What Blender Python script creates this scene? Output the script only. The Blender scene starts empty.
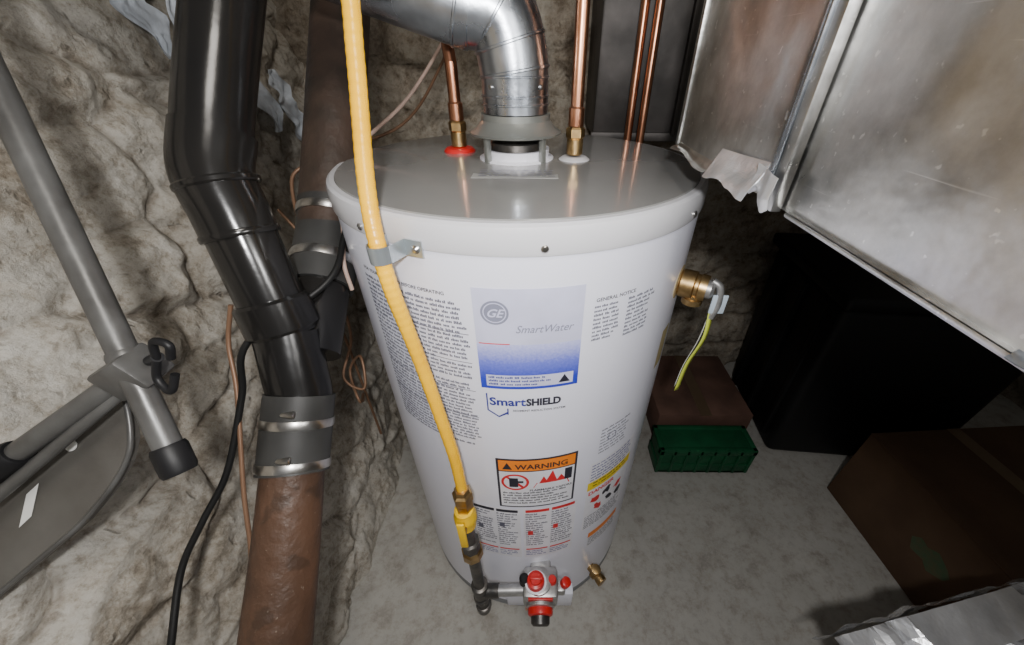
import bpy, bmesh, math, random
from mathutils import Vector, Matrix, noise
random.seed(7)
COL=bpy.context.scene.collection
# ------------------------------------------------------------ camera
p=math.radians(35.5);th=math.radians(-.5)
C=Vector((0.03,-.63,1.145))
fw=Vector((0,math.cos(p),-math.sin(p)));rt=Vector((1,0,0));dn=-Vector((0,math.sin(p),math.cos(p)))
Ri=rt*math.cos(th)+dn*math.sin(th);Di=-rt*math.sin(th)+dn*math.cos(th)
cd=bpy.data.cameras.new('camera');cam=bpy.data.objects.new('camera',cd);COL.objects.link(cam)
cam.matrix_world=Matrix(((Ri.x,-Di.x,-fw.x,C.x),(Ri.y,-Di.y,-fw.y,C.y),(Ri.z,-Di.z,-fw.z,C.z),(0,0,0,1)))
cd.lens=13.0;cd.sensor_width=36;cd.shift_x=-26/1024;cd.clip_start=.01
bpy.context.scene.camera=cam
# ------------------------------------------------------------ materials
def mat(name,col,rough=.5,metal=0,col2=None,scale=20,bump=0,bscale=60,detail=4,rvar=0,contrast=(.35,.65),coat=0,spec=.5):
    m=bpy.data.materials.new(name);m.use_nodes=True;nt=m.node_tree;b=nt.nodes['Principled BSDF']
    b.inputs['Roughness'].default_value=rough;b.inputs['Metallic'].default_value=metal
    b.inputs['Coat Weight'].default_value=coat;b.inputs['Specular IOR Level'].default_value=spec
    tc=nt.nodes.new('ShaderNodeTexCoord')
    c2=col2 or tuple(x*.88 for x in col)
    n=nt.nodes.new('ShaderNodeTexNoise');n.inputs['Scale'].default_value=scale;n.inputs['Detail'].default_value=detail
    nt.links.new(tc.outputs['Object'],n.inputs['Vector'])
    r=nt.nodes.new('ShaderNodeValToRGB');r.color_ramp.elements[0].position=contrast[0];r.color_ramp.elements[1].position=contrast[1]
    r.color_ramp.elements[0].color=(*c2,1);r.color_ramp.elements[1].color=(*col,1)
    nt.links.new(n.outputs['Fac'],r.inputs['Fac']);nt.links.new(r.outputs['Color'],b.inputs['Base Color'])
    if rvar:
        mr=nt.nodes.new('ShaderNodeMapRange');mr.inputs['From Min'].default_value=.3;mr.inputs['From Max'].default_value=.7;mr.inputs['To Min'].default_value=max(.02,rough-rvar);mr.inputs['To Max'].default_value=rough+rvar
        nt.links.new(n.outputs['Fac'],mr.inputs['Value']);nt.links.new(mr.outputs['Result'],b.inputs['Roughness'])
    if bump:
        n2=nt.nodes.new('ShaderNodeTexNoise');n2.inputs['Scale'].default_value=bscale;n2.inputs['Detail'].default_value=5
        nt.links.new(tc.outputs['Object'],n2.inputs['Vector'])
        bp=nt.nodes.new('ShaderNodeBump');bp.inputs['Strength'].default_value=bump;bp.inputs['Distance'].default_value=.01
        nt.links.new(n2.outputs['Fac'],bp.inputs['Height']);nt.links.new(bp.outputs['Normal'],b.inputs['Normal'])
    return m
def specks(m,col,scale=120,th_=.62,amt=.7,off=0):
    nt=m.node_tree;b=nt.nodes['Principled BSDF'];N=nt.nodes.new;L=nt.links.new
    src=b.inputs['Base Color'].links[0].from_socket
    tc=N('ShaderNodeTexCoord');mp=N('ShaderNodeMapping');mp.inputs['Location'].default_value=(off,off,off);L(tc.outputs['Object'],mp.inputs[0])
    n=N('ShaderNodeTexNoise');n.inputs['Scale'].default_value=scale;n.inputs['Detail'].default_value=3;L(mp.outputs[0],n.inputs['Vector'])
    r=N('ShaderNodeValToRGB');r.color_ramp.elements[0].position=th_;r.color_ramp.elements[0].color=(0,0,0,1);r.color_ramp.elements[1].position=th_+.05;r.color_ramp.elements[1].color=(amt,amt,amt,1);L(n.outputs['Fac'],r.inputs[0])
    mx=N('ShaderNodeMix');mx.data_type='RGBA';L(r.outputs[0],mx.inputs[0]);L(src,mx.inputs[6]);mx.inputs[7].default_value=(*col,1);L(mx.outputs[2],b.inputs['Base Color']);return m
def stone_mat(name,light,mid,dark,sc=1.0,bump=.6,recess=.5,pit=.5,thr=(.36,.46,.54,.64),grime=.75,crumb=1.0):
    m=bpy.data.materials.new(name);m.use_nodes=True;nt=m.node_tree;b=nt.nodes['Principled BSDF'];N=nt.nodes.new;L=nt.links.new
    tc=N('ShaderNodeTexCoord');b.inputs['Roughness'].default_value=.85;b.inputs['Specular IOR Level'].default_value=.25
    def noi(s,d,dist=0,rough=.6,off=0):
        mp=N('ShaderNodeMapping');mp.inputs['Location'].default_value=(off,off,off);L(tc.outputs['Object'],mp.inputs['Vector'])
        n=N('ShaderNodeTexNoise');n.inputs['Scale'].default_value=s*sc;n.inputs['Detail'].default_value=d;n.inputs['Distortion'].default_value=dist;n.inputs['Roughness'].default_value=rough;L(mp.outputs[0],n.inputs['Vector']);return n
    def ramp(n,els,out='Fac'):
        r=N('ShaderNodeValToRGB');cr=r.color_ramp;cr.elements[0].position=els[0][0];cr.elements[0].color=(*els[0][1],1);cr.elements[1].position=els[-1][0];cr.elements[1].color=(*els[-1][1],1)
        for q,c in els[1:-1]:
            e=cr.elements.new(q);e.color=(*c,1)
        L(n.outputs[out],r.inputs['Fac']);return r
    def mul(a,bb,f):
        mx=N('ShaderNodeMix');mx.data_type='RGBA';mx.blend_type='MULTIPLY';mx.inputs[0].default_value=f;L(a,mx.inputs[6]);L(bb,mx.inputs[7]);return mx.outputs[2]
    a=noi(5,14,.0,.78);base=ramp(a,[(thr[0],dark),(thr[1],mid),(thr[2],tuple((x+y)/2 for x,y in zip(mid,light))),(thr[3],light)])
    w=(1,1,1);pt=ramp(noi(30,10,.0,.75,3),[(.36,(.42,.36,.29)),(.45,(.82,.78,.73)),(.52,w)])
    vo=N('ShaderNodeTexVoronoi');vo.inputs['Scale'].default_value=26*sc
    wn=noi(9,4,0,.6,8);mxv=N('ShaderNodeMix');mxv.data_type='VECTOR';mxv.inputs[0].default_value=.12;L(tc.outputs['Object'],mxv.inputs[4]);L(wn.outputs['Color'],mxv.inputs[5]);L(mxv.outputs[1],vo.inputs['Vector'])
    pk=ramp(vo,[(.08,(.35,.30,.25)),(.20,w)],'Distance')
    gr=ramp(noi(75,8,0,.75,5),[(.36,(.45,.41,.35)),(.5,w)])
    o=mul(base.outputs[0],pt.outputs[0],grime);o=mul(o,gr.outputs[0],pit);o=mul(o,pk.outputs[0],.35*crumb)
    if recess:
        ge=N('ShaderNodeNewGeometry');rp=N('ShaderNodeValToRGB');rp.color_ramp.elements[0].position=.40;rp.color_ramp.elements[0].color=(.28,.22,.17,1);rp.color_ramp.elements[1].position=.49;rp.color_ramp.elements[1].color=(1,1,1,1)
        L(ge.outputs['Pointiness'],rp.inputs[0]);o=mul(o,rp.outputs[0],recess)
    L(o,b.inputs['Base Color'])
    h1=noi(20,12,.0,.72,2)
    ma=N('ShaderNodeMath');ma.operation='MULTIPLY_ADD';ma.inputs[1].default_value=.35*crumb;L(pk.outputs[0],ma.inputs[0]);L(h1.outputs['Fac'],ma.inputs[2])
    bp=N('ShaderNodeBump');bp.inputs['Strength'].default_value=bump;bp.inputs['Distance'].default_value=.03
    L(ma.outputs[0],bp.inputs['Height']);L(bp.outputs['Normal'],b.inputs['Normal'])
    return m
def duct_mat():
    m=bpy.data.materials.new('galvanized_sheet');m.use_nodes=True;nt=m.node_tree;b=nt.nodes['Principled BSDF'];N=nt.nodes.new;L=nt.links.new
    b.inputs['Metallic'].default_value=1
    tc=N('ShaderNodeTexCoord')
    n=N('ShaderNodeTexNoise');n.inputs['Scale'].default_value=8;n.inputs['Detail'].default_value=9;n.inputs['Roughness'].default_value=.7;L(tc.outputs['Object'],n.inputs['Vector'])
    r=N('ShaderNodeValToRGB');r.color_ramp.elements[0].position=.35;r.color_ramp.elements[0].color=(.38,.38,.37,1);r.color_ramp.elements[1].position=.65;r.color_ramp.elements[1].color=(.72,.72,.71,1);L(n.outputs['Fac'],r.inputs[0])
    def scr(rot,off):
        mp=N('ShaderNodeMapping');mp.inputs['Rotation'].default_value=(rot,0,0);mp.inputs['Location'].default_value=(off,off,off);mp.inputs['Scale'].default_value=(3,5,200);L(tc.outputs['Object'],mp.inputs[0])
        s=N('ShaderNodeTexNoise');s.inputs['Scale'].default_value=1.6;s.inputs['Detail'].default_value=3;L(mp.outputs[0],s.inputs['Vector'])
        rs=N('ShaderNodeValToRGB');rs.color_ramp.elements[0].position=.69;rs.color_ramp.elements[0].color=(0,0,0,1);rs.color_ramp.elements[1].position=.75;rs.color_ramp.elements[1].color=(1,1,1,1);L(s.outputs['Fac'],rs.inputs[0]);return rs
    s1=scr(.7,0);s2=scr(-1.1,4)
    sp=N('ShaderNodeTexNoise');sp.inputs['Scale'].default_value=170;sp.inputs['Detail'].default_value=2;L(tc.outputs['Object'],sp.inputs['Vector'])
    rp=N('ShaderNodeValToRGB');rp.color_ramp.elements[0].position=.68;rp.color_ramp.elements[0].color=(0,0,0,1);rp.color_ramp.elements[1].position=.73;rp.color_ramp.elements[1].color=(1,1,1,1);L(sp.outputs['Fac'],rp.inputs[0])
    mm=N('ShaderNodeMath');mm.operation='MAXIMUM';L(s1.outputs[0],mm.inputs[0]);L(rp.outputs[0],mm.inputs[1])
    m3=N('ShaderNodeMath');m3.operation='MAXIMUM';L(s2.outputs[0],m3.inputs[0]);L(mm.outputs[0],m3.inputs[1])
    m2=N('ShaderNodeMath');m2.operation='MULTIPLY';m2.inputs[1].default_value=.6;L(m3.outputs[0],m2.inputs[0])
    mx=N('ShaderNodeMix');mx.data_type='RGBA';L(m2.outputs[0],mx.inputs[0]);L(r.outputs[0],mx.inputs[6]);mx.inputs[7].default_value=(.95,.95,.93,1);L(mx.outputs[2],b.inputs['Base Color'])
    mr=N('ShaderNodeMapRange');mr.inputs['From Min'].default_value=.3;mr.inputs['From Max'].default_value=.7;mr.inputs['To Min'].default_value=.26;mr.inputs['To Max'].default_value=.46;L(n.outputs['Fac'],mr.inputs[0]);L(mr.outputs[0],b.inputs['Roughness'])
    n4=N('ShaderNodeTexNoise');n4.inputs['Scale'].default_value=14;n4.inputs['Detail'].default_value=4;L(tc.outputs['Object'],n4.inputs['Vector'])
    bp=N('ShaderNodeBump');bp.inputs['Strength'].default_value=.28;bp.inputs['Distance'].default_value=.01;L(n4.outputs['Fac'],bp.inputs['Height']);L(bp.outputs[0],b.inputs['Normal'])
    return m
M_white=mat('enamel_white',(.87,.88,.99),.3,0,(.84,.85,.97),6,coat=.2)
M_cap=mat('cap_grey_white',(.66,.66,.69),.25,0,(.62,.62,.65),5,coat=.3)
M_top=mat('top_grey',(.25,.25,.245),.18,0,(.22,.22,.215),5,rvar=.05,coat=.4)
M_galv=duct_mat()
M_galvp=mat('galvanized_pipe',(.62,.66,.72),.28,1,(.36,.39,.44),16,.12,18,8,.08)
M_fl=mat('bright_sheet',(.74,.75,.77),.32,.7,(.55,.56,.58),20,.25,30)
M_copper=mat('copper',(.80,.40,.24),.3,1,(.5,.22,.13),14)
M_brass=mat('brass',(.60,.42,.20),.38,1,(.38,.25,.11),60)
M_yel=mat('yellow_jacket',(1,.55,.0),.3,0,(.92,.48,.0),20)
M_yelv=mat('yellow_paint',(1,.62,.0),.4)
M_abs=mat('abs_black',(.006,.006,.0065),.2,0,(.013,.012,.011),7,.04,25,8,rvar=.08,spec=.45)
M_rubber=mat('rubber',(.042,.042,.041),.5,0,(.022,.022,.021),12,0,60,8,spec=.35)
M_cast=specks(specks(mat('clay_brown',(.095,.05,.03),.5,0,(.045,.025,.016),9,.35,50,8,spec=.35),(.24,.2,.16),200,.70,.6),(.025,.016,.011),25,.58,.5,3)
M_castd=mat('cast_dark',(.06,.038,.028),.55,0,(.028,.021,.016),14,.3,40,spec=.35)
M_steel=mat('steel',(.62,.62,.62),.28,1,(.42,.40,.37),40)
M_ironb=mat('black_iron',(.13,.12,.11),.4,.7,(.06,.06,.06),40,.1)
M_greyp=mat('grey_paint',(.11,.11,.107),.38,.3,(.07,.068,.065),25,.08,40,8,rvar=.08)
M_panel=mat('panel_grey',(.11,.105,.095),.5,.1,(.075,.07,.063),15,.1,40,8)
M_blk=mat('plastic_black',(.008,.008,.009),.5,spec=.3)
M_red=mat('red_plastic',(.62,.02,.02),.35)
M_alu=mat('cast_aluminium',(.55,.55,.55),.4,.8,(.4,.4,.4),60)
M_wire=mat('wire_black',(.01,.01,.01),.5,spec=.3)
M_wirew=mat('wire_pinkish',(.50,.36,.30),.5)
M_wirec=mat('tube_tan',(.22,.125,.075),.45,.3)
M_green=mat('crate_green',(.010,.10,.04),.45,0,(.008,.07,.03),20,spec=.3)
M_card2=mat('cardboard_brown',(.11,.068,.042),.8,0,(.08,.048,.03),6,.05,50,spec=.2)
M_foil=mat('foil',(.92,.93,.95),.24,.65,(.78,.79,.81),12,.25,25)
M_tag=mat('tag_yellow',(.70,.80,.10),.5)
M_tagw=mat('tag_white',(.75,.75,.72),.5)
M_dduct=mat('duct_dark',(.10,.092,.088),.5,.6,(.045,.042,.04),10,.15,20,8)
M_print=mat('print_dark',(.02,.02,.035),.5)
M_printg=mat('print_grey',(.11,.115,.165),.5)
M_logo=mat('print_silver',(.24,.25,.34),.4)
M_lab=mat('label_lilac',(.64,.65,.85),.3)
M_labw=mat('label_white',(.88,.88,.95),.35)
M_or=mat('print_orange',(1,.26,.01),.4)
M_yl=mat('print_yellow',(1,.74,.01),.4)
M_pblue=mat('print_blue',(.02,.03,.28),.4)
M_pred=mat('print_red',(.75,.015,.02),.4)
def blue_grad():
    m=bpy.data.materials.new('label_blue_gradient');m.use_nodes=True;nt=m.node_tree;b=nt.nodes['Principled BSDF'];b.inputs['Roughness'].default_value=.3
    N=nt.nodes.new;L=nt.links.new;tc=N('ShaderNodeTexCoord');sp=N('ShaderNodeSeparateXYZ');L(tc.outputs['Object'],sp.inputs[0])
    mr=N('ShaderNodeMapRange');mr.inputs['From Min'].default_value=.863;mr.inputs['From Max'].default_value=.80;L(sp.outputs['Z'],mr.inputs['Value'])
    n=N('ShaderNodeTexNoise');n.inputs['Scale'].default_value=300;L(tc.outputs['Object'],n.inputs['Vector'])
    ad=N('ShaderNodeMath');ad.operation='MULTIPLY_ADD';ad.inputs[1].default_value=.35;ad.inputs[2].default_value=-.17;L(n.outputs['Fac'],ad.inputs[0])
    a2=N('ShaderNodeMath');a2.operation='ADD';L(ad.outputs[0],a2.inputs[0]);L(mr.outputs[0],a2.inputs[1])
    r=N('ShaderNodeValToRGB');r.color_ramp.elements[0].color=(.55,.57,.88,1);r.color_ramp.elements[1].color=(.03,.05,.5,1);e=r.color_ramp.elements.new(.5);e.color=(.16,.19,.70,1)
    L(a2.outputs[0],r.inputs[0]);L(r.outputs[0],b.inputs['Base Color']);return m
M_bg=blue_grad()
# ------------------------------------------------------------ mesh helpers
def obj(name,verts,faces,m,parent=None,smooth=False):
    me=bpy.data.meshes.new(name);me.from_pydata([tuple(v) for v in verts],[],faces);me.materials.append(m)
    if smooth:
        for pf in me.polygons: pf.use_smooth=True
    me.update();o=bpy.data.objects.new(name,me);COL.objects.link(o)
    if parent:o.parent=parent
    return o
def empty(name):
    o=bpy.data.objects.new(name,None);COL.objects.link(o);return o
def autosmooth(o,ang=35):
    for pf in o.data.polygons:pf.use_smooth=True
    me=o.data;bm=bmesh.new();bm.from_mesh(me);a=math.radians(ang)
    for e in bm.edges:
        if len(e.link_faces)==2 and e.calc_face_angle()>a:e.smooth=False
    bm.to_mesh(me);bm.free()
def lathe(name,prof,m,parent=None,loc=(0,0,0),axis=(0,0,1),seg=48):
    q=Vector((0,0,1)).rotation_difference(Vector(axis).normalized());V=[];F=[]
    for r,h in prof:
        for i in range(seg):
            a=2*math.pi*i/seg;V.append(q@Vector((r*math.cos(a),r*math.sin(a),h))+Vector(loc))
    for j in range(len(prof)-1):
        for i in range(seg):
            k=(i+1)%seg;F.append((j*seg+i,j*seg+k,(j+1)*seg+k,(j+1)*seg+i))
    F.append(tuple(range(seg))[::-1]);F.append(tuple((len(prof)-1)*seg+i for i in range(seg)))
    o=obj(name,V,F,m,parent);autosmooth(o);return o
def catmull(P,n=8):
    P=[Vector(x) for x in P];Q=[P[0]*2-P[1]]+P+[P[-1]*2-P[-2]];out=[]
    for i in range(1,len(Q)-2):
        a,b,c,d=Q[i-1:i+3]
        for k in range(n):
            t=k/n;out.append(.5*((2*b)+(c-a)*t+(2*a-5*b+4*c-d)*t*t+(3*b-a-3*c+d)*t**3))
    out.append(P[-1]);return out
def tube(name,P,r,m,parent=None,seg=16,smooth=True,n=8,ends=True):
    path=catmull(P,n) if smooth else [Vector(x) for x in P]
    rr=r if callable(r) else (lambda t:r)
    V=[];F=[];N=len(path);tan=[]
    for i in range(N):
        a=path[max(0,i-1)];b=path[min(N-1,i+1)];tan.append((b-a).normalized())
    up=Vector((0,1,0)) if abs(tan[0].y)<.9 else Vector((1,0,0))
    nrm=(up-tan[0]*up.dot(tan[0])).normalized()
    for i in range(N):
        nrm=(nrm-tan[i]*nrm.dot(tan[i])).normalized();bn=tan[i].cross(nrm);R=rr(i/(N-1))
        for k in range(seg):
            a=2*math.pi*k/seg;V.append(path[i]+(nrm*math.cos(a)+bn*math.sin(a))*R)
    for i in range(N-1):
        for k in range(seg):
            l=(k+1)%seg;F.append((i*seg+k,i*seg+l,(i+1)*seg+l,(i+1)*seg+k))
    if ends:F.append(tuple(range(seg))[::-1]);F.append(tuple((N-1)*seg+k for k in range(seg)))
    o=obj(name,V,F,m,parent);autosmooth(o,50);return o
def band(name,a,b,r,m,parent,th_=.004,seg=40):
    a=Vector(a);b=Vector(b);L=(b-a).length;e=min(L*.25,.004)
    return lathe(name,[(r*.9,0),(r+th_*.5,0),(r+th_,e),(r+th_,L-e),(r+th_*.5,L),(r*.9,L)],m,parent,a,(b-a),seg)
def box(name,lo,hi,m,parent=None,bev=.003,rot=None,seg=2):
    bm=bmesh.new();bmesh.ops.create_cube(bm,size=1)
    lo=Vector(lo);hi=Vector(hi);c=(lo+hi)/2;s=hi-lo
    for v in bm.verts:v.co=Vector((v.co.x*s.x,v.co.y*s.y,v.co.z*s.z))
    if bev:bmesh.ops.bevel(bm,geom=bm.edges[:],offset=min(bev,min(s)*.45),segments=seg,profile=.5,affect='EDGES')
    Mx=Matrix.Translation(c)@(rot.to_4x4() if rot else Matrix())
    bm.transform(Mx);me=bpy.data.meshes.new(name);bm.to_mesh(me);bm.free();me.materials.append(m)
    o=bpy.data.objects.new(name,me);COL.objects.link(o)
    if parent:o.parent=parent
    autosmooth(o,40);return o
def lerp(a,b,t):return Vector(a).lerp(Vector(b),t)
# ------------------------------------------------------------ room
def wall(name,fn,nu,nv,m,seed,amp=.03,block=4.0):
    V=[];F=[]
    for j in range(nv+1):
        for i in range(nu+1):
            P,n=fn(i/nu,j/nv);q=Vector((P.x*.8,P.y*.8,P.z*1.5))*block+Vector((seed,0,0))
            q=q+Vector(noise.noise_vector(P*3.5))*.35+Vector(noise.noise_vector(P*14))*.16
            d,pts=noise.voronoi(q);e=min(1,(d[1]-d[0])*4.0);cell=noise.noise(Vector(pts[0])*3.7)
            h=amp*1.0*(e**.7-1.0)+amp*1.5*cell*e+amp*.7*noise.fractal(P*4,1,2,3)+amp*.55*noise.fractal(P*15,.75,2,6)
            f_=noise.noise(P*9+Vector((seed,3,1)));h+=amp*.35*(round(f_*4)/4)
            V.append(P+n*h)
    for j in range(nv):
        for i in range(nu):
            a=j*(nu+1)+i;F.append((a,a+1,a+nu+2,a+nu+1))
    return obj(name,V,F,m,smooth=True)
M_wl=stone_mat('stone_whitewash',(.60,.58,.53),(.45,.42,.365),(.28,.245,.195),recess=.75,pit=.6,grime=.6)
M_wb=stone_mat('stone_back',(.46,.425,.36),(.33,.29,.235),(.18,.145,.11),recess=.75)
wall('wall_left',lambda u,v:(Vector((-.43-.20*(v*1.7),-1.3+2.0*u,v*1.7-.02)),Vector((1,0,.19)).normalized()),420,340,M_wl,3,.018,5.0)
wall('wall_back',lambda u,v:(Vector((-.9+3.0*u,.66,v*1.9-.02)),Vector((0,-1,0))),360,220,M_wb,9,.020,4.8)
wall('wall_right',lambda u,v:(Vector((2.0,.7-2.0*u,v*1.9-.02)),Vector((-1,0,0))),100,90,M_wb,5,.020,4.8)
M_floor=stone_mat('concrete',(.45,.44,.41),(.40,.39,.36),(.31,.295,.265),.7,.08,0,.3,(.34,.46,.54,.64),.4,.15)
V=[];F=[];nu=160
for j in range(nu+1):
    for i in range(nu+1):
        x=-.8+2.9*i/nu;y=-1.4+2.2*j/nu;V.append((x,y,.005*noise.fractal(Vector((x,y,0))*3,1,2,2)-.004))
for j in range(nu):
    for i in range(nu):
        a=j*(nu+1)+i;F.append((a,a+1,a+nu+2,a+nu+1))
fl=obj('floor',V,F,M_floor,smooth=True)
PP=empty('peeling_paint')
M_fk=mat('paint_flake',(.66,.72,.80),.45,0,(.38,.41,.45),26,.4,40,8)
for k,(yy,zz,ww,hh_) in enumerate(((.34,1.00,.12,.30),(.25,1.08,.09,.24),(.43,.94,.09,.18),(.24,1.24,.12,.20),(.16,1.14,.08,.20))):
    V=[];F=[];a_,b_=14,26
    for j in range(b_+1):
        for i in range(a_+1):
            u=i/a_-.5;v=j/b_;z=zz+hh_*v;wd=ww*(.75+.9*noise.noise(Vector((v*5,k*3,1))))*(min(1,4*v+.2))*(min(1,4*(1-v)+.2))
            V.append((-.43-.20*z+.040+.012*noise.noise(Vector((u*5,v*9,k)))+.016*abs(u),yy+u*wd+.03*noise.noise(Vector((v*4,k,0))),z))
    for j in range(b_):
        for i in range(a_):
            q=j*(a_+1)+i;F.append((q,q+1,q+a_+2,q+a_+1))
    obj('flake_%d'%k,V,F,M_fk,PP,True)
# ------------------------------------------------------------ water heater
WH=empty('water_heater');R=.28;DZ=-.008
lathe('tank_jacket',[(.15,.0),(.272,.0),(.276,.012),(.276,.03),(R,.034),(R,.985),(.27,.99)],M_white,WH,seg=128)
lathe('top_cap',[(.281,.9865),(.2825,.987),(.2835,.991),(.2835,1.012),(.2815,1.018),(.276,1.021),(.2775,1.021),(.10,1.024),(.09,1.024)],M_cap,WH,seg=128)
lathe('top_plate',[(.272,1.0205),(.270,1.0225),(.10,1.0255),(.09,1.0255)],M_top,WH,seg=128)
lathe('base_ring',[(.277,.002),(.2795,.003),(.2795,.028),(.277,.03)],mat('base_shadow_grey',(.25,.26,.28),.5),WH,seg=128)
def cyl(s,z,r=R):
    a=s/R;return Vector((r*math.sin(a),-r*math.cos(a),z))
def nrm(s):return Vector((math.sin(s/R),-math.cos(s/R),0))
for i in range(8):
    s=.036+i*2*math.pi*R/8;lathe('cap_screw_%d'%i,[(.0042,0),(.0042,.0015),(.0028,.0028),(.001,.003)],M_steel,WH,cyl(s,.988,.2835),nrm(s),16)
def patch(name,s0,s1,z0,z1,m,dr=0.0,parent=WH,skew=0):
    n=max(1,int(abs(s1-s0)/.006));V=[];F=[]
    for i in range(n+1):
        s=s0+(s1-s0)*i/n;k=skew*i/n
        V+= [cyl(s,z0+k,R+.0005+dr),cyl(s,z1+k,R+.0005+dr)]
    for i in range(n):F.append((2*i,2*i+2,2*i+3,2*i+1))
    return obj(name,V,F,m,parent)
def textblock(name,s0,s1,z0,z1,m,lh=.008,hh=.0035,dr=.0002):
    V=[];F=[];z=z1
    while z-hh>z0:
        end=s1 if random.random()<.8 else s0+(s1-s0)*random.uniform(.55,1)
        s=s0
        while s<end:
            w=random.uniform(.004,.014)
            if s+w>end:break
            x=s
            while x<s+w-.001:
                lw=.0016;h=hh*random.choice((.7,.75,1));b=len(V)
                for (ss,zz) in ((x,z-hh),(x+lw,z-hh),(x+lw,z-hh+h),(x,z-hh+h)):V.append(cyl(ss,zz,R+.0005+dr))
                F.append((b,b+1,b+2,b+3));x+=.0021
            s+=w+.002
        z-=lh
    return obj(name,V,F,m,WH)
def text(name,body,s,z,size,m,dr=.0003,shear=0,bold=0,align='LEFT',sx=1):
    c=bpy.data.curves.new(name,'FONT');c.body=body;c.size=size;c.shear=shear;c.offset=bold;c.align_x=align;c.resolution_u=3
    o=bpy.data.objects.new(name,c);COL.objects.link(o);bpy.context.view_layer.update()
    me=bpy.data.meshes.new_from_object(o.evaluated_get(bpy.context.evaluated_depsgraph_get()));bpy.data.objects.remove(o)
    for v in me.vertices:v.co=cyl(s+v.co.x*sx,z+v.co.y,R+.0005+dr)
    me.materials.clear();me.materials.append(m);o=bpy.data.objects.new(name,me);COL.objects.link(o);o.parent=WH;return o
def disc(name,s,z,r0,r1,m,dr=.0003,n=32):
    V=[];F=[]
    for i in range(n+1):
        a=2*math.pi*i/n
        for r in (r0,r1):V.append(cyl(s+r*math.cos(a),z+r*math.sin(a),R+.0005+dr))
    for i in range(n):F.append((2*i,2*i+1,2*i+3,2*i+2))
    return obj(name,V,F,m,WH)
def poly(name,pts,m,dr=.0004):
    return obj(name,[cyl(a,b,R+.0005+dr) for a,b in pts],[tuple(range(len(pts)))],m,WH)
text('instruction_heading','FOR YOUR SAFETY READ BEFORE OPERATING',-.213,.925,.0065,M_print,bold=.0001)
textblock('instruction_text',-.215,-.054,.652,.918,M_printg,.0068,.0042)
for z in (.872,.826,.775,.722):patch('instruction_rule',-.215,-.054,z,z+.001,M_printg)
patch('brand_label',-.045,.085,.786,.940,M_lab)
patch('brand_label_blue',-.045,.085,.786,.862,M_bg,.0002)
patch('brand_label_info',-.037,.078,.791,.811,M_lab,.0004)
textblock('brand_info_text',-.034,.051,.793,.809,M_pblue,.006,.0035,.0006)
poly('brand_info_mark',[(.058,.794),(.074,.794),(.066,.808)],M_print,.0006)
disc('logo_ring',-.020,.908,.0138,.0165,M_logo);disc('logo_disc',-.020,.908,0.0001,.0125,M_logo,.0003)
text('logo_letters','GE',-.0305,.9025,.0155,M_lab,.0005,.4,.0003)
text('brand_name','SmartWater',.003,.880,.0155,M_logo,.0004,.35,0.0001,'LEFT',.88)
patch('brand_rule',-.042,-.004,.862,.8635,M_pred,.0004)
text('shield_text_a','Smart',-.036,.754,.021,M_pblue,.0004,.0,.0006)
text('shield_text_b','SHIELD',.015,.754,.0185,M_print,.0004,.0,.0009,'LEFT',.82)
text('shield_text_c','SEDIMENT REDUCTION SYSTEM',-.004,.742,.0052,M_print,.0004,0,.0001)
for i,(a,b,c_,d) in enumerate([(-.040,-.038,.742,.776),(-.012,-.010,.735,.748),]):patch('shield_line_%d'%i,a,b,c_,d,M_pblue,.0003)
poly('shield_point_l',[(-.040,.742),(-.038,.7435),(-.024,.732),(-.024,.729)],M_pblue);poly('shield_point_r',[(-.024,.729),(-.024,.732),(-.012,.741),(-.010,.738)],M_pblue)
text('notice_head','GENERAL NOTICE',.100,.913,.007,M_print,bold=.0001);textblock('notice_text_a',.099,.140,.852,.908,M_printg,.0062,.0036);textblock('notice_text_b',.148,.195,.846,.908,M_printg,.0062,.0036)
textblock('side_text',.140,.205,.59,.66,M_printg,.0085,.0034);disc('side_mark',.165,.632,.008,.010,M_logo)
patch('warning_border',-.036,.099,.486,.630,M_print);patch('warning_header',-.032,.095,.598,.626,M_or,.0003);patch('warning_body',-.032,.095,.490,.5955,M_labw,.0003)
text('warning_word','WARNING',-.005,.603,.018,M_print,.0005,0,.0004)
poly('warning_tri',[(-.026,.602),(-.010,.602),(-.018,.620)],M_print,.0005)
disc('prohibit_ring',-.006,.566,.019,.0235,M_pred,.0006);patch('can',-.016,-.001,.552,.578,M_print,.0005);patch('can_spout',-.002,.008,.564,.570,M_print,.0005)
poly('prohibit_bar',[(-.022,.580),(-.0190,.584),(.010,.552),(.0065,.548)],M_pred,.0007)
for i,T3 in enumerate(([(.024,.548),(.088,.548),(.084,.562),(.030,.562)],[(.034,.560),(.050,.560),(.042,.580)],[(.044,.560),(.066,.560),(.057,.594)],[(.062,.560),(.082,.560),(.072,.578)])):poly('flame_%d'%i,T3,M_pred,.0005+.00005*i)
patch('heater_icon',.078,.091,.560,.592,M_print,.0007)
textblock('warning_text',-.028,.09,.494,.536,M_print,.0080,.0048,.0005);text('warning_cap','FLAMMABLE VAPORS',.018,.538,.008,M_print,.0005,0,.0002)
patch('lower_label_a',-.092,.000,.285,.478,M_labw);patch('lower_label_b',.006,.108,.285,.478,M_labw)
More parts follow.
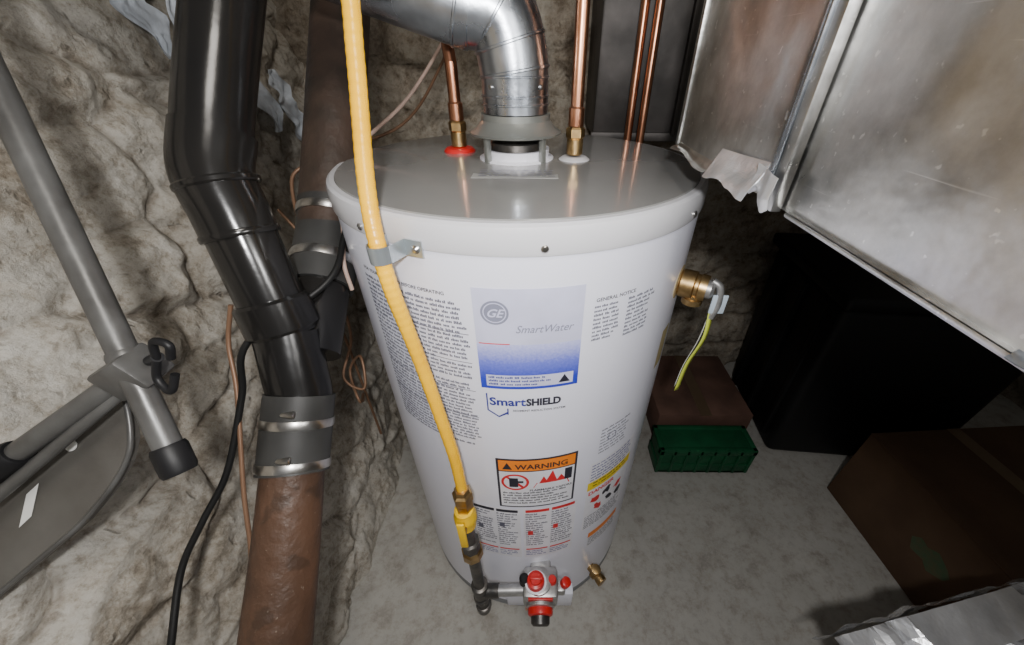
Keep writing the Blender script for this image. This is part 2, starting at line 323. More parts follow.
for a,b in ((-.088,-.048),(-.044,-.004),(.010,.054),(.059,.104)):
    textblock('lower_text',a,b,.330,.462,M_printg,.0085,.0048,.0004);patch('lower_head',a,b,.466,.475,M_print if a<0 else M_pred,.0003);patch('lower_strip',a,b,.318,.323,M_pred,.0003);textblock('lower_text2',a,b,.29,.314,M_pblue,.0075,.0035,.0004)
    box_z=random.uniform(.38,.42);patch('lower_icon',a+.004,a+.014,box_z,box_z+.016,M_pred if a>0 else M_printg,.0005)
patch('side_label',.128,.243,.335,.575,M_labw);patch('side_label_yellow',.128,.243,.488,.514,M_yl,.0003)
textblock('side_label_t0',.14,.235,.493,.511,M_print,.010,.0045,.0005)
textblock('side_label_t1',.132,.238,.518,.568,M_pblue,.009,.004,.0004);text('danger_word','DANGER',.132,.470,.016,M_pred,.0004,0,.0005)
for i,(s_,z_) in enumerate(((.150,.445),(.180,.452),(.160,.412),(.190,.42),(.215,.44),(.222,.405))):
    V_=[]
    for k in range(11):
        a=2*math.pi*k/11;r_=random.uniform(.006,.015);V_.append((s_+r_*math.cos(a),z_+r_*math.sin(a)*1.1))
    poly('hazard_icon',V_,(M_pred,M_print)[i%2],.0004)
textblock('side_label_t2',.132,.238,.34,.39,M_printg,.0075,.0038,.0004)
patch('rating_label',.15,.243,.235,.315,M_labw);patch('rating_orange',.15,.243,.285,.305,M_or,.0003);textblock('rating_t',.153,.24,.24,.28,M_printg,.0075,.0035,.0004)
patch('side_plate',.262,.292,.72,.80,mat('tan_label',(.45,.37,.2),.5))
HX=-.006
M_hood=mat('hood_grey',(.30,.31,.29),.35,.6)
lathe('hood_base_ring',[(.050,1.022),(.058,1.022),(.058,1.027),(.051,1.029),(.051,1.040),(.045,1.040),(.045,1.024)],M_labw,WH,(HX,0,0))
for i in range(4):
    a=math.pi/4+i*math.pi/2;P=Vector((math.cos(a),math.sin(a),0))
    box('hood_leg_%d'%i,tuple(P*.057+Vector((HX-.004,-.004,1.024))),tuple(P*.057+Vector((HX+.004,.004,1.066))),M_hood,WH,.001,Matrix.Rotation(a,3,'Z'))
lathe('draft_hood',[(.060,1.0615),(.068,1.060),(.069,1.063),(.060,1.068),(.0515,1.079),(.0515,1.087),(.047,1.087)],M_hood,WH,(HX,0,0),seg=64)
lathe('hood_inner',[(.03,1.025),(.040,1.03),(.038,1.048),(.03,1.052)],M_ironb,WH,(HX,0,0))
box('top_sticker',(-.06,-.125,1.0235),(.055,-.070,1.0252),mat('sticker_grey',(.36,.36,.35),.3),WH,0)
V=[];F=[]
for r_ in range(4):
    x=-.052
    while x<.045:
        w=random.uniform(.004,.012);b=len(V);y=-.083-r_*.010
        for q in ((x,y-.003),(x+w,y-.003),(x+w,y),(x,y)):V.append((q[0],q[1],1.0256))
        F.append((b,b+1,b+2,b+3));x+=w+.003
obj('top_sticker_text',V,F,M_printg,WH)
lathe('hot_flange',[(.026,1.022),(.026,1.027),(.022,1.031),(.012,1.032)],M_red,WH,(-.104,.045,0));lathe('cold_flange',[(.024,1.022),(.024,1.026),(.018,1.03),(.012,1.03)],M_cap,WH,(.084,-.01,0))
for o in WH.children:
    if o.name.startswith(('top_','hood_','draft_','hot_f','cold_f')):o.location.z=DZ
def copper(name,x,y,ztop,r=.0092,z0=1.028,fit=True):
    E=empty(name)
    tube('riser',[(x,y,z0),(x,y,ztop)],r,M_copper,E,20,False)
    if fit:
        lathe('nipple',[(r+.001,0),(r+.003,.002),(r+.003,.022),(r+.001,.024)],M_brass,E,(x,y,z0))
        lathe('union_nut',[(r+.002,.0),(r+.005,.003),(r+.005,.014),(r+.002,.017)],M_brass,E,(x,y,z0+.022),seg=6)
        lathe('sleeve',[(r,.0),(r+.0022,.001),(r+.0022,.024),(r,.026)],M_copper,E,(x,y,z0+.039))
        E.location.z=DZ+.004
    return E
E=copper('hot_water_pipe',-.104,.045,1.145)
tube('riser_top',[(-.104,.045,1.14),(-.108,.055,1.17),(-.112,.075,1.21),(-.114,.085,1.7)],.0092,M_copper,E,20)
copper('cold_water_pipe',.084,-.01,1.7)
copper('copper_supply_pipe',.240,.345,1.7,.009,.0,False);copper('copper_supply_pipe',.266,.33,1.7,.009,.0,False)
# flue
FL=empty('flue_pipe')
d1=Vector((-.955,-.09,.285)).normalized();knee=Vector((HX,0,1.190))
tube('vertical_run',[(HX,0,1.085),(HX,0,1.140)],.0475,M_galvp,FL,48,False)
pth=catmull([knee-Vector((0,0,.055)),knee+Vector((-.006,0,-.022)),knee+d1*.022+Vector((0,0,.003)),knee+d1*.06],3)
tube('elbow',pth,.0485,M_galvp,FL,48,False)
for i in (0,3,6,9):
    t=(pth[min(i+1,len(pth)-1)]-pth[max(i-1,0)]).normalized();band('elbow_bead_%d'%i,pth[i]-t*.002,pth[i]+t*.002,.048,M_galvp,FL,.002,48)
tube('inclined_run',[knee+d1*.055,knee+d1*.69],.050,M_galvp,FL,48,False)
band('run_crimp',knee+d1*.07,knee+d1*.074,.050,M_galvp,FL,.0015,48)
for i,z in enumerate((1.095,1.105,1.128)):band('run_bead_%d'%i,(HX,0,z),(HX,0,z+.003),.0475,M_galvp,FL,.0015,48)
for a in (-.7,.9):lathe('flue_screw',[(.003,0),(.003,.002),(.001,.003)],M_steel,FL,(HX+.0475*math.sin(a),-.0475*math.cos(a),1.118),(math.sin(a),-math.cos(a),0),12)
FL.location.z=DZ+.003
# ------------------------------------------------------------ gas line
GL=empty('gas_supply_line')
gp=[(-.170,-.12,1.45),(-.159,-.135,1.30),(-.153,-.158,1.2045),(-.151,-.183,1.150),(-.148,-.212,1.10),(-.144,-.243,1.052),(-.139,-.266,1.012),(-.134,-.278,.975),(-.129,-.283,.935),(-.124,-.281,.887),(-.116,-.282,.825),(-.103,-.292,.742),(-.092,-.301,.663),(-.088,-.307,.58)]
cp=catmull(gp,30)
tube('flex_jacket',cp,lambda t:.0086+.0002*math.sin(t*len(cp)*1.05),M_yel,GL,20,False)
def lath2(name,z0,z1,prof,m,xy=(-.09,-.313),seg=32):
    return lathe(name,[(r,z0+(z1-z0)*t) for r,t in prof],m,GL,(xy[0],xy[1],0),(0,0,1),seg)
lath2('flare_nut',.560,.592,[(.011,0),(.0165,.05),(.0165,.6),(.0125,.7),(.0115,1)],M_brass,(-.089,-.308),6)
lath2('adapter',.536,.562,[(.012,0),(.015,.1),(.015,.9),(.012,1)],M_brass,(-.089,-.309),6)
lath2('valve_body',.485,.54,[(.013,0),(.016,.05),(.016,.25),(.019,.4),(.019,.65),(.016,.8),(.016,.95),(.013,1)],M_yelv,(-.09,-.312))
tube('valve_stem',[(-.09,-.312,.512),(-.09,-.340,.512)],.006,M_brass,GL,12,False)
box('valve_lever',(-.097,-.343,.470),(-.084,-.338,.545),M_yelv,GL,.003)
lath2('nipple_top',.43,.487,[(.0115,0),(.0115,1)],M_ironb)
lath2('union_a',.40,.432,[(.0125,0),(.017,.1),(.017,.9),(.0125,1)],M_ironb,seg=8)
lath2('union_b',.372,.402,[(.0135,0),(.020,.15),(.020,.8),(.015,1)],M_brass,seg=8)
lath2('nipple_low',.225,.375,[(.0115,0),(.0115,1)],M_ironb)
lath2('tee',.160,.235,[(.013,0),(.0175,.03),(.0175,.2),(.0155,.22),(.0155,.78),(.0175,.8),(.0175,.97),(.013,1)],M_ironb)
lath2('drip_leg',.115,.163,[(.0125,0),(.0125,1)],M_ironb);lath2('drip_cap',.095,.122,[(.010,0),(.016,.12),(.017,.9),(.013,1)],M_ironb)
tube('tee_branch',[(-.088,-.313,.197),(-.050,-.313,.200)],.0145,M_ironb,GL,20,False)
tube('valve_nipple',[(-.07,-.313,.199),(.012,-.313,.205)],.0115,M_alu,GL,20,False)
ST=empty('pipe_strap')
def sstrip(s0,s1,z0,z1,r_of):
    V=[];F=[];n=60
    for i in range(n+1):
        s=s0+(s1-s0)*i/n;r=r_of(s)
        for z in (z0,z1):
            V.append(cyl(s,z,r));V.append(cyl(s,z,r+.0015))
    for i in range(n):
        a=4*i;b=a+4
        F+=[(a,b,b+2,a+2),(a+1,a+3,b+3,b+1),(a,a+1,b+1,b),(a+2,b+2,b+3,a+3)]
    F+=[(0,2,3,1),(4*n,4*n+1,4*n+3,4*n+2)]
    return obj('strap',V,F,mat('zinc_strap',(.58,.64,.67),.3,.8),ST)
sc=-.1255
def rof(s):
    x=abs(s-sc)
    return R+.0045+ (.0345*math.sqrt(max(0,1-(x/.0125)**2))**.5 if x<.0125 else 0)
sstrip(-.152,-.092,.971,.990,rof)
for s in (-.100,-.146):lathe('strap_screw',[(.005,0),(.005,.002),(.003,.004),(.001,.0042)],M_steel,ST,cyl(s,.980,R+.005),nrm(s),12)
ST.parent=GL
# ------------------------------------------------------------ gas control valve
GV=empty('gas_control_valve')
cx,cy=.040,-.318
box('body',(cx-.036,cy-.028,.205),(cx+.036,cy+.03,.262),M_alu,GV,.008)
box('mount_boss',(cx-.022,cy+.02,.21),(cx+.022,-.270,.255),M_alu,GV,.006)
lathe('upper_boss',[(.024,0),(.026,.004),(.026,.012),(.02,.014)],M_alu,GV,(cx-.004,cy,.258))
lathe('gas_knob',[(.018,0),(.019,.002),(.017,.014),(.012,.016),(.011,.020)],M_red,GV,(cx-.010,cy-.004,.270),(0,0,1),20)
box('knob_grip',(cx-.022,cy-.007,.281),(cx+.004,cy-.001,.294),M_red,GV,.002)
lathe('knob_ring',[(.019,0),(.022,.001),(.022,.003),(.019,.004)],M_labw,GV,(cx-.010,cy-.004,.270))
lathe('reset_button',[(.009,0),(.009,.012),(.007,.015)],M_red,GV,(cx+.024,cy+.002,.258))
lathe('igniter_button',[(.010,0),(.010,.018),(.006,.021)],M_blk,GV,(cx-.034,cy+.002,.256))
lathe('front_plate',[(.030,0),(.030,.006),(.026,.008)],M_alu,GV,(cx,cy-.026,.225),(0,-1,-.15))
lathe('temperature_dial',[(.025,0),(.026,.003),(.025,.012),(.022,.014)],M_red,GV,(cx,cy-.033,.224),(0,-1,-.15))
lathe('dial_cap',[(.019,0),(.019,.014),(.015,.018)],M_ironb,GV,(cx,cy-.044,.220),(0,-1,-.3))
box('red_tag',(cx-.025,cy-.030,.246),(cx+.025,cy-.026,.258),M_red,GV,.001)
box('side_tap',(cx+.034,cy-.012,.222),(cx+.052,cy+.014,.248),M_alu,GV,.004)
lathe('side_knob',[(.010,0),(.010,.012),(.007,.014)],M_red,GV,(cx+.05,cy+.001,.250),(.4,0,1))
tube('pilot_tube',[(cx+.02,cy-.01,.206),(cx+.03,cy-.01,.16),(cx+.01,cy+.02,.11),(cx-.01,-.29,.08),(cx-.01,-.27,.07)],.003,M_copper,GV,8)
tube('thermocouple',[(cx-.02,cy-.01,.206),(cx-.03,cy-.015,.15),(cx-.03,cy+.02,.10),(cx-.02,-.27,.08)],.002,M_copper,GV,8)
tube('burner_supply',[(cx,cy,.21),(cx+.004,cy-.004,.15),(cx,cy+.02,.10),(cx,-.27,.075)],.006,M_alu,GV,10)
box('burner_door',(cx-.08,-.288,.03),(cx+.08,-.262,.105),M_white,GV,.004)
GV.parent=WH
d=Vector((.60,-.80,0)).normalized()
lathe('drain_valve_body',[(.010,0),(.010,.014),(.015,.016),(.015,.028),(.011,.030),(.013,.040),(.013,.048)],M_brass,WH,d*.276+Vector((0,0,.095)),d)
lathe('drain_valve_knob',[(.006,0),(.012,.003),(.012,.010),(.006,.012)],M_brass,WH,d*.298+Vector((0,0,.108)),(0,0,1),10)
# relief valve
d=Vector((.86,-.51,0)).normalized();B=d*.276+Vector((0,0,.875))
lathe('relief_flange',[(.026,0),(.026,.004),(.018,.005)],mat('tan_foam',(.45,.36,.2),.7),WH,B,d)
lathe('relief_valve_body',[(.018,0),(.019,.006),(.021,.008),(.021,.026),(.018,.028),(.018,.032),(.020,.034),(.019,.044)],M_brass,WH,B,d)
lathe('relief_valve_cap',[(.014,0),(.014,.008),(.009,.012)],M_alu,WH,B+d*.042,d)
lathe('relief_outlet',[(.013,0),(.013,.018),(.015,.019),(.015,.028),(.011,.028)],M_brass,WH,B+d*.028,(0,0,-1))
tube('relief_lever',[B+d*.048+Vector((0,0,.014)),B+d*.060+Vector((0,0,.006)),B+d*.064+Vector((0,0,-.02)),B+d*.060+Vector((0,0,-.045))],.0055,M_alu,WH,8)
def ribbon(name,P,w,m,parent,wd):
    P=catmull(P,6);V=[];F=[]
    for i,q in enumerate(P):V+=[q-wd*w/2,q+wd*w/2]
    for i in range(len(P)-1):F.append((2*i,2*i+1,2*i+3,2*i+2))
    o=obj(name,V,F,m,parent,True);s_=o.modifiers.new('s','SOLIDIFY');s_.thickness=.0006;return o
T=B+d*.058
ribbon('warning_tag',[T+Vector((0,0,-.03)),T+Vector((0,-.006,-.08)),T+Vector((-.010,0,-.14)),T+Vector((-.012,.005,-.205))],.010,M_tag,WH,Vector((.9,.4,0)))
ribbon('warning_tag_tail',[T+Vector((.002,.004,-.03)),T+Vector((-.002,.004,-.09)),T+Vector((-.010,.01,-.15)),T+Vector((-.014,.01,-.20))],.006,M_tagw,WH,Vector((.7,.6,0)))
box('warning_tag_tab',tuple(T+Vector((-.006,-.006,-.035))),tuple(T+Vector((.016,-.003,-.004))),mat('tag_blue_white',(.55,.65,.75),.5),WH,.001)
# ------------------------------------------------------------ drain stack
DP=empty('drain_pipe');pr=.0375
A0=Vector((-.305,.03,1.36));A1=Vector((-.338,-.135,1.115));A2=Vector((-.347,-.183,1.035));A3=Vector((-.303,-.241,.846));A4=Vector((-.290,-.281,.774));A5=Vector((-.292,-.341,.706));A6=Vector((-.288,-.419,.631));A7=Vector((-.286,-.499,.554))
tube('abs_upper',[A0,A1,A2],pr,M_abs,DP,40,True,6)
tube('abs_elbow',[lerp(A1,A2,.5),A2,lerp(A2,A3,.22),lerp(A2,A3,.36)],pr+.0025,M_abs,DP,40,True,6)
band('elbow_lip',lerp(A2,A3,.04),lerp(A2,A3,.08),pr+.0025,M_abs,DP,.003)
band('elbow_lip_low',lerp(A2,A3,.33),lerp(A2,A3,.37),pr+.0025,M_abs,DP,.002)
tube('abs_mid',[lerp(A2,A3,.3),A3],pr,M_abs,DP,40,False)
band('wye_hub',lerp(A2,A3,.76),lerp(A2,A3,.98),pr,M_abs,DP,.006)
tube('wye_body',[A3,lerp(A3,A4,.6),A4,lerp(A4,A5,.3)],pr+.001,M_abs,DP,40,True,6)
tube('lower_coupling',[lerp(A4,A5,.0),lerp(A4,A5,.5),A5,lerp(A5,A6,.10)],pr+.0045,M_rubber,DP,40,True,5)
for i,(a,b) in enumerate(((lerp(A4,A5,.34),lerp(A4,A5,.46)),(lerp(A5,A6,-.04),lerp(A5,A6,.06)))):
    band('hose_clamp_%d'%i,a,b,pr+.005,M_steel,DP,.0012)
    q=(a+b)/2+Vector((.012,-.02,.036));box('clamp_screw_%d'%i,tuple(q-Vector((.008,.004,.004))),tuple(q+Vector((.008,.004,.004))),M_steel,DP,.0015)
tube('clay_lower',[A5,A6,A7,Vector((-.29,-.60,.44)),Vector((-.30,-.68,.25)),Vector((-.30,-.70,0))],lambda t:pr-.001+.004*min(1,t*2),M_cast,DP,40,True,8)
B0=Vector((-.315,.36,1.40));B1=Vector((-.308,.06,1.058));B2=Vector((-.303,-.075,.912));B3=Vector((-.298,-.15,.862));B4=Vector((-.292,-.235,.805))
tube('branch_cast',[B0,B1,B2],.045,M_castd,DP,40,False)
tube('branch_coupling',[lerp(B1,B2,.72),B2,B3],.046,M_rubber,DP,40,True,6)
for i,(a,b) in enumerate(((lerp(B1,B2,.78),lerp(B1,B2,.84)),(lerp(B2,B3,.45),lerp(B2,B3,.60)))):band('branch_clamp_%d'%i,a,b,.0465,M_steel,DP,.0012)
tube('wye_branch',[B3,lerp(B3,B4,.5),B4],.041,M_abs,DP,40,True,5)
# ------------------------------------------------------------ wires
tube('electric_cable',[(-.13,.40,1.26),(-.146,.258,1.184),(-.204,.140,1.088),(-.262,.024,1.029),(-.292,-.03,.99),(-.262,-.10,.94),(-.255,-.14,.90),(-.250,-.15,.86)],.0032,M_wirew,None,8)
tube('electric_cable',[(-.10,.45,1.30),(-.17,.30,1.14),(-.235,.17,1.04),(-.36,.05,1.0),(-.40,.02,.94),(-.40,.02,.7),(-.40,.02,.3)],.003,M_wirec,None,8)
tube('black_cable',[(-.25,-.05,1.0),(-.255,-.12,.93),(-.258,-.19,.895),(-.34,-.262,.848),(-.366,-.285,.775),(-.389,-.342,.687),(-.412,-.386,.643),(-.430,-.429,.601),(-.423,-.491,.548),(-.42,-.56,.48),(-.42,-.62,.3),(-.41,-.66,.0)],.0042,M_wire,None,10)
tube('thermostat_cable',[(-.372,-.225,.88),(-.385,-.245,.83),(-.376,-.280,.775),(-.366,-.358,.665),(-.355,-.413,.588),(-.356,-.483,.507),(-.37,-.6,.3),(-.37,-.65,.0)],.0030,M_wirec,None,8)
tube('loose_wire',[(-.42,.0,.93),(-.36,-.02,.84),(-.33,-.06,.76),(-.345,-.05,.68),(-.36,-.09,.62),(-.32,-.10,.60),(-.33,-.06,.65),(-.37,-.05,.60),(-.34,-.10,.56),(-.38,-.02,.5),(-.42,.03,.42)],.0028,M_wirec,None,8)
# ------------------------------------------------------------ folding stand at left
FS=empty('folding_stand')
Pt=Vector((-.457,-.239,1.125));Pb=Vector((-.320,-.420,.818));ax=(Pt-Pb).normalized()
tube('pole',[Pb,Pt+ax*.25],.0115,M_greyp,FS,28,False)
band('end_cap',Pb-ax*.006,Pb+ax*.024,.0115,M_blk,FS,.003);band('collar',lerp(Pb,Pt,.28),lerp(Pb,Pt,.32),.0115,M_greyp,FS,.002)
b0=Vector((-.56,-.455,.78));b1=Vector((-.427,-.391,.869));b2=Vector((-.350,-.355,.903));bx=(b2-b0).normalized()
tube('cross_tube',[b0,b2-bx*.02],.010,M_greyp,FS,20,False);tube('cross_rod',[b2-bx*.05,b2],.007,M_greyp,FS,16,False)
tube('cross_tube_b',[b0+Vector((.012,-.012,-.022)),b2+Vector((-.02,-.012,-.022))],.006,M_greyp,FS,16,False)
band('cross_sleeve',lerp(b0,b2,.28),lerp(b0,b2,.42),.0105,M_blk,FS,.004)
box('bracket',tuple(b2+Vector((-.035,-.03,-.026))),tuple(b2+Vector((.010,.004,.010))),M_greyp,FS,.004,Matrix.Rotation(-.5,3,'Y'))
k=b2+Vector((.012,-.012,.006));tube('knob_post',[k,k+Vector((.018,-.006,.010))],.005,M_blk,FS,12,False)
tube('wing_a',[k+Vector((.016,-.006,.008)),k+Vector((.022,-.004,.026)),k+Vector((.036,-.006,.024)),k+Vector((.032,-.008,.010))],.0035,M_blk,FS,10)
tube('wing_b',[k+Vector((.016,-.006,.008)),k+Vector((.010,-.012,-.012)),k+Vector((.022,-.018,-.022)),k+Vector((.030,-.012,-.006))],.0035,M_blk,FS,10)
pp=[(-.60,-.43,.75),(-.537,-.400,.796),(-.472,-.370,.838),(-.445,-.36,.852),(-.425,-.357,.858),(-.410,-.366,.845),(-.402,-.386,.815),(-.405,-.40,.795),(-.419,-.417,.773),(-.445,-.437,.745),(-.475,-.453,.722),(-.535,-.492,.684),(-.60,-.53,.65)]
O_=Vector((-.535,-.492,.684));E1=Vector((-.419,-.417,.773))-O_;E2=Vector((-.537,-.400,.796))-O_
n=E1.cross(E2).normalized()
if n.dot(C-O_)<0:n=-n
fl_=[Vector(q)-n*((Vector(q)-O_).dot(n)) for q in pp]
V=[q for q in fl_]+[q-n*.010 for q in fl_];K=len(fl_)
F=[tuple(range(K)),tuple(range(2*K-1,K-1,-1))]+[(i,(i+1)%K,(i+1)%K+K,i+K) for i in range(K)]
obj('panel',V,F,M_panel,FS)
tube('panel_rim',fl_[1:12],.0028,M_greyp,FS,10,True,5)
def onpanel(a,b,h=.0012):return O_+E1*a+E2*b+n*h
obj('panel_label',[onpanel(.24,.34),onpanel(.34,.34),onpanel(.38,.54),onpanel(.28,.54)],[(0,1,2,3)],M_tagw,FS)
lathe('panel_badge',[(.006,0),(.006,.001),(.004,.0013)],M_tagw,FS,onpanel(.64,.60),n,20)
# ------------------------------------------------------------ galvanised duct
DU=empty('air_duct')
def sheet(name,o,e1,e2,nu,nv,m,parent,amp=.002):
    o=Vector(o);e1=Vector(e1);e2=Vector(e2);nn=e1.cross(e2).normalized();V=[];F=[]
    for j in range(nv+1):
        for i in range(nu+1):
            P=o+e1*(i/nu)+e2*(j/nv);ed=min(1,8*min(i/nu,1-i/nu,j/nv,1-j/nv))
            V.append(P+nn*amp*noise.fractal(P*7,1,2,3)*ed)
    for j in range(nv):
        for i in range(nu):
            a=j*(nu+1)+i;F.append((a,a+1,a+nu+2,a+nu+1))
    return obj(name,V,F,m,parent,True)
zb=1.053;zt=1.55;x0=.215
sheet('side_far',(x0,-.09,zb),(0,-.24,0),(0,0,.497),24,40,M_galv,DU,.003)
sheet('back_far',(.9,-.09,zb),(x0-.9,0,0),(0,0,.497),30,20,M_galv,DU,.002)
sheet('bottom',(.9,-.09,zb),(0,-.95,0),(x0-.9,0,0),40,30,M_galv,DU,.002)
sheet('side_near',(x0+.004,-.33,zb-.002),(0,-.72,0),(0,0,.497),70,50,M_galv,DU,.004)
sheet('top',(x0,-.09,zt),(.685,0,0),(0,-.95,0),10,10,M_galv,DU,.002)
box('seam_cleat',(x0-.006,-.346,zb-.004),(x0+.003,-.322,zt),M_galv,DU,.002)
box('seam_cleat_lip',(x0-.009,-.336,zb-.002),(x0-.004,-.330,zt),M_galvp,DU,.0015)
box('corner_bead',(x0-.003,-.094,zb),(x0+.004,-.084,zt),M_galv,DU,.002)
box('hem',(x0+.001,-1.03,zb-.005),(x0+.007,-.352,zb-.001),M_galv,DU,.0015)
def flap(name,o,e1,e2,amp,seed,m=M_galv,nu=24,nv=16,curl=.02,cr=.003):
    o=Vector(o);e1=Vector(e1);e2=Vector(e2);nn=e1.cross(e2).normalized();V=[];F=[]
    for j in range(nv+1):
        for i in range(nu+1):
            u=i/nu;v=j/nv;jag=1-.45*noise.noise(Vector((u*2+seed,seed,0)))*v
            P=o+e1*u+e2*v*jag;dv,_=noise.voronoi(P*30)
            P=P+nn*(amp*noise.noise(Vector((u*2+seed,v*2,seed)))+curl*v*v+cr*v*(dv[1]-dv[0]));V.append(P)
    for j in range(nv):
        for i in range(nu):
            a=j*(nu+1)+i;F.append((a,a+1,a+nu+2,a+nu+1))
    o=obj(name,V,F,m,DU);s=o.modifiers.new('s','SOLIDIFY');s.thickness=.0008;return o
flap('torn_flap_a',(x0-.006,-.326,zb+.028),(0,.088,-.006),(-.010,.0,-.026),.003,1.3,M_fl,curl=.003)
flap('torn_flap_b',(x0-.010,-.348,zb+.022),(.0,.032,.004),(-.006,-.004,-.022),.003,4.1,M_fl,curl=-.004)
flap('torn_flap_c',(x0-.001,-.540,zb+.003),(0,.020,0),(-.002,0,-.004),.001,7.7,M_galvp,curl=.001,cr=.001)
flap('far_flap',(x0,-.21,zb+.004),(0,.12,0),(-.006,0,-.010),.003,9.2,curl=.003)
for i in range(4):lathe('duct_screw_%d'%i,[(.003,0),(.003,.0015),(.001,.002)],M_steel,DU,(x0-.006,-.326,zb+.06+i*.12),(-1,0,0),10)
DK=empty('return_duct')
box('casing',(.165,.42,.985),(1.2,.64,1.75),M_dduct,DK,.006)
for x in (.36,.60):box('standing_seam',(x,.405,.99),(x+.012,.422,1.74),M_dduct,DK,.003)
box('lower_flange',(.160,.41,.975),(1.2,.425,.995),M_dduct,DK,.002)
box('side_pipe_run',(.165,.37,1.30),(1.2,.42,1.36),M_dduct,DK,.01)
# ------------------------------------------------------------ storage on right
SB=empty('storage_bin')
def taperbox(name,lo,hi,tp,m,parent,ang=0,bev=.01):
    lo=Vector(lo);hi=Vector(hi);c=(lo+hi)/2;s=(hi-lo)/2;bm=bmesh.new();bmesh.ops.create_cube(bm,size=2)
    for v in bm.verts:
        k=tp if v.co.z<0 else 1;v.co=Vector((v.co.x*s.x*k,v.co.y*s.y*k,v.co.z*s.z))
    bmesh.ops.bevel(bm,geom=bm.edges[:],offset=bev,segments=3,profile=.5,affect='EDGES')
    bm.transform(Matrix.Translation(c)@Matrix.Rotation(ang,4,'Z'));me=bpy.data.meshes.new(name);bm.to_mesh(me);bm.free();me.materials.append(m)
    o=bpy.data.objects.new(name,me);COL.objects.link(o);o.parent=parent;autosmooth(o,40);return o
taperbox('bin_body',(.85,.15,.0),(1.42,.57,.62),.94,M_blk,SB,math.radians(-5),.025)
taperbox('bin_lid',(.83,.13,.62),(1.44,.585,.66),.99,M_blk,SB,math.radians(-5),.012)
for y in (.24,.36,.48):box('bin_rib',(.838,y-.012,.05),(.87,y+.012,.60),M_blk,SB,.006,Matrix.Rotation(math.radians(-5),3,'Z'))
CR=empty('bottle_crate')
def crate(x0,x1,y0,y1,h,t=.012):
    box('base',(x0,y0,.004),(x1,y1,.016),M_green,CR,.002)
    for n,(a,b) in {'front':((x0,y0),(x1,y0+t)),'rear':((x0,y1-t),(x1,y1)),'left':((x0,y0),(x0+t,y1)),'right':((x1-t,y0),(x1,y1))}.items():
        box('wall_'+n+'_low',(a[0],a[1],.004),(b[0],b[1],h*.40),M_green,CR,.003);box('wall_'+n+'_rim',(a[0]-.003,a[1]-.003,h*.80),(b[0]+.003,b[1]+.003,h),M_green,CR,.004)
        box('panel_'+n,(a[0]+.003,a[1]+.003,.01),(b[0]-.003,b[1]-.003,h*.9),M_green,CR,.001)
    k=int((x1-x0)/.04)
    for i in range(k+1):
        x=x0+(x1-x0-.01)*i/k;box('rib_%d'%i,(x,y0-.003,.006),(x+.01,y0+.004,h),M_green,CR,.002)
    box('lid',(x0+.004,y0+.004,h-.012),(x1-.004,y1-.004,h-.006),M_green,CR,.001)
crate(.43,.74,.10,.20,.125)
def cbox(name,lo,hi,m,ang=0):
    E=empty(name);lo=Vector(lo);hi=Vector(hi);c=(lo+hi)/2;s=hi-lo
    E.location=(c.x,c.y,lo.z);E.rotation_euler=(0,0,ang)
    box('carton',(-s.x/2,-s.y/2,0),(s.x/2,s.y/2,s.z-.003),m,E,.003)
    box('flap_a',(-s.x/2,-s.y/2,s.z-.003),(-.002,s.y/2,s.z),m,E,.001);box('flap_b',(.002,-s.y/2,s.z-.003),(s.x/2,s.y/2,s.z),m,E,.001)
    box('tape',(-.02,-s.y/2-.0008,s.z-.0005),(.02,s.y/2+.0008,s.z+.0006),mat('tape',(.13,.09,.055),.4),E,0)
    return E
M_rb=mat('red_brown_card',(.15,.08,.058),.8,0,(.09,.048,.035),10,.05,40)
cbox('cardboard_box',(.46,.24,.0),(.79,.56,.13),M_rb,.0)
e=cbox('cardboard_box',(1.0,-.36,.0),(1.5,.07,.28),M_card2,math.radians(4))
def printed(E,x,y0,z0,pts,m):
    return obj('green_print',[(x,y0+a,z0+b) for a,b in pts],[tuple(range(len(pts)))],m,E)
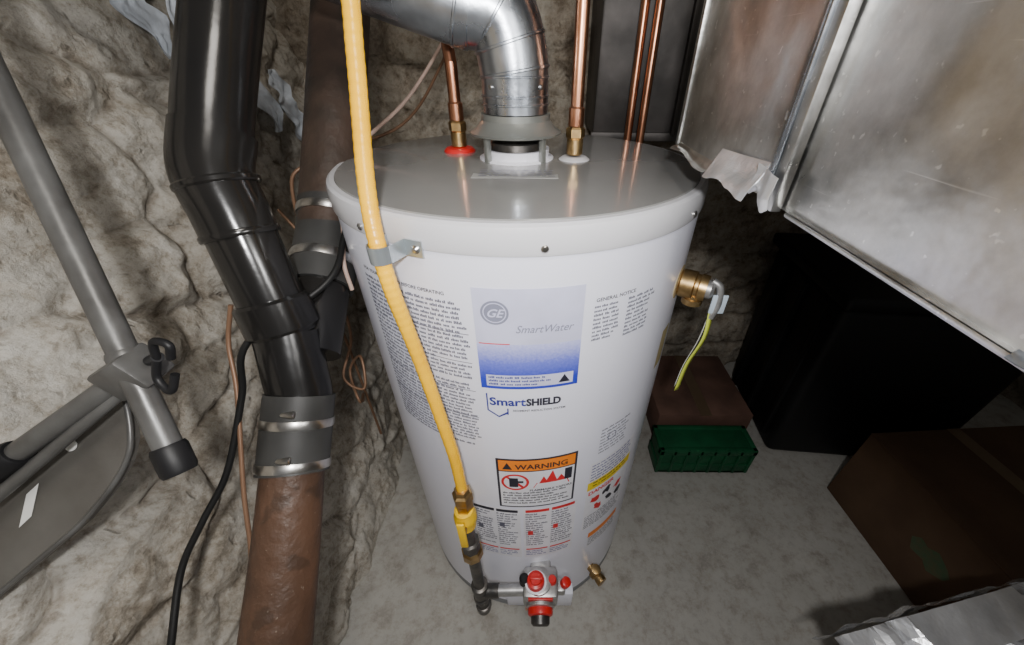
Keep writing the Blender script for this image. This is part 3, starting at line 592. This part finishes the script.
printed(e,-.2510,-.10,.12,[(0,.01),(.03,-.01),(.05,.005),(.08,-.002),(.095,.03),(.08,.05),(.06,.045),(.04,.06),(.01,.045),(-.005,.03)],mat('print_green',(.05,.09,.045),.8,0,(.08,.08,.04),60))
# ------------------------------------------------------------ foil-faced duct at lower right
FD=empty('foil_wrapped_duct')
box('duct_core',(.60,-.95,.0),(1.0,-.50,.36),M_dduct,FD,.01)
def crumple(name,o,e1,e2,amp,seed,nu=50,nv=40):
    o=Vector(o);e1=Vector(e1);e2=Vector(e2);nn=e1.cross(e2).normalized();V=[];F=[]
    if nn.z<0:nn=-nn
    for j in range(nv+1):
        for i in range(nu+1):
            P=o+e1*(i/nu)+e2*(j/nv);d,_=noise.voronoi(P*16+Vector((seed,0,0)));h=amp*(d[1]-d[0])*1.6+amp*noise.noise(P*24)
            V.append(P+nn*h)
    for j in range(nv):
        for i in range(nu):
            a=j*(nu+1)+i;F.append((a,a+1,a+nu+2,a+nu+1))
    return obj(name,V,F,M_foil,FD)
crumple('foil_top',(.483,-.447,.425),(.45,.092,.0),(.08,-.5,-.10),.016,2)
crumple('foil_edge',(.483,-.445,.428),(.45,.092,.0),(.01,.01,-.07),.006,5,50,8)
sheet('foil_flange',(.60,-.427,.452),(.20,.040,.004),(.03,-.050,-.014),20,8,M_fl,FD,.003)
# ------------------------------------------------------------ lights
w=bpy.data.worlds.new('world');bpy.context.scene.world=w;w.use_nodes=True;w.node_tree.nodes['Background'].inputs[0].default_value=(1,.98,.95,1);w.node_tree.nodes['Background'].inputs[1].default_value=.12
def light(name,kind,loc,e,col,size=.05,rot=None):
    l=bpy.data.lights.new(name,kind);l.energy=e;l.color=col;o=bpy.data.objects.new(name,l);COL.objects.link(o);o.location=loc
    if kind=='AREA':l.size=size
    else:l.shadow_soft_size=size
    if rot:o.rotation_euler=rot
    return o
light('phone_flash','POINT',(.03,-.74,1.25),20,(1,.985,.975),.02)
light('overhead_fill','AREA',(.3,-.9,2.1),12,(1,.94,.86),.4,(math.radians(20),0,0))  # unseen soft fill added overhead to brighten the far floor
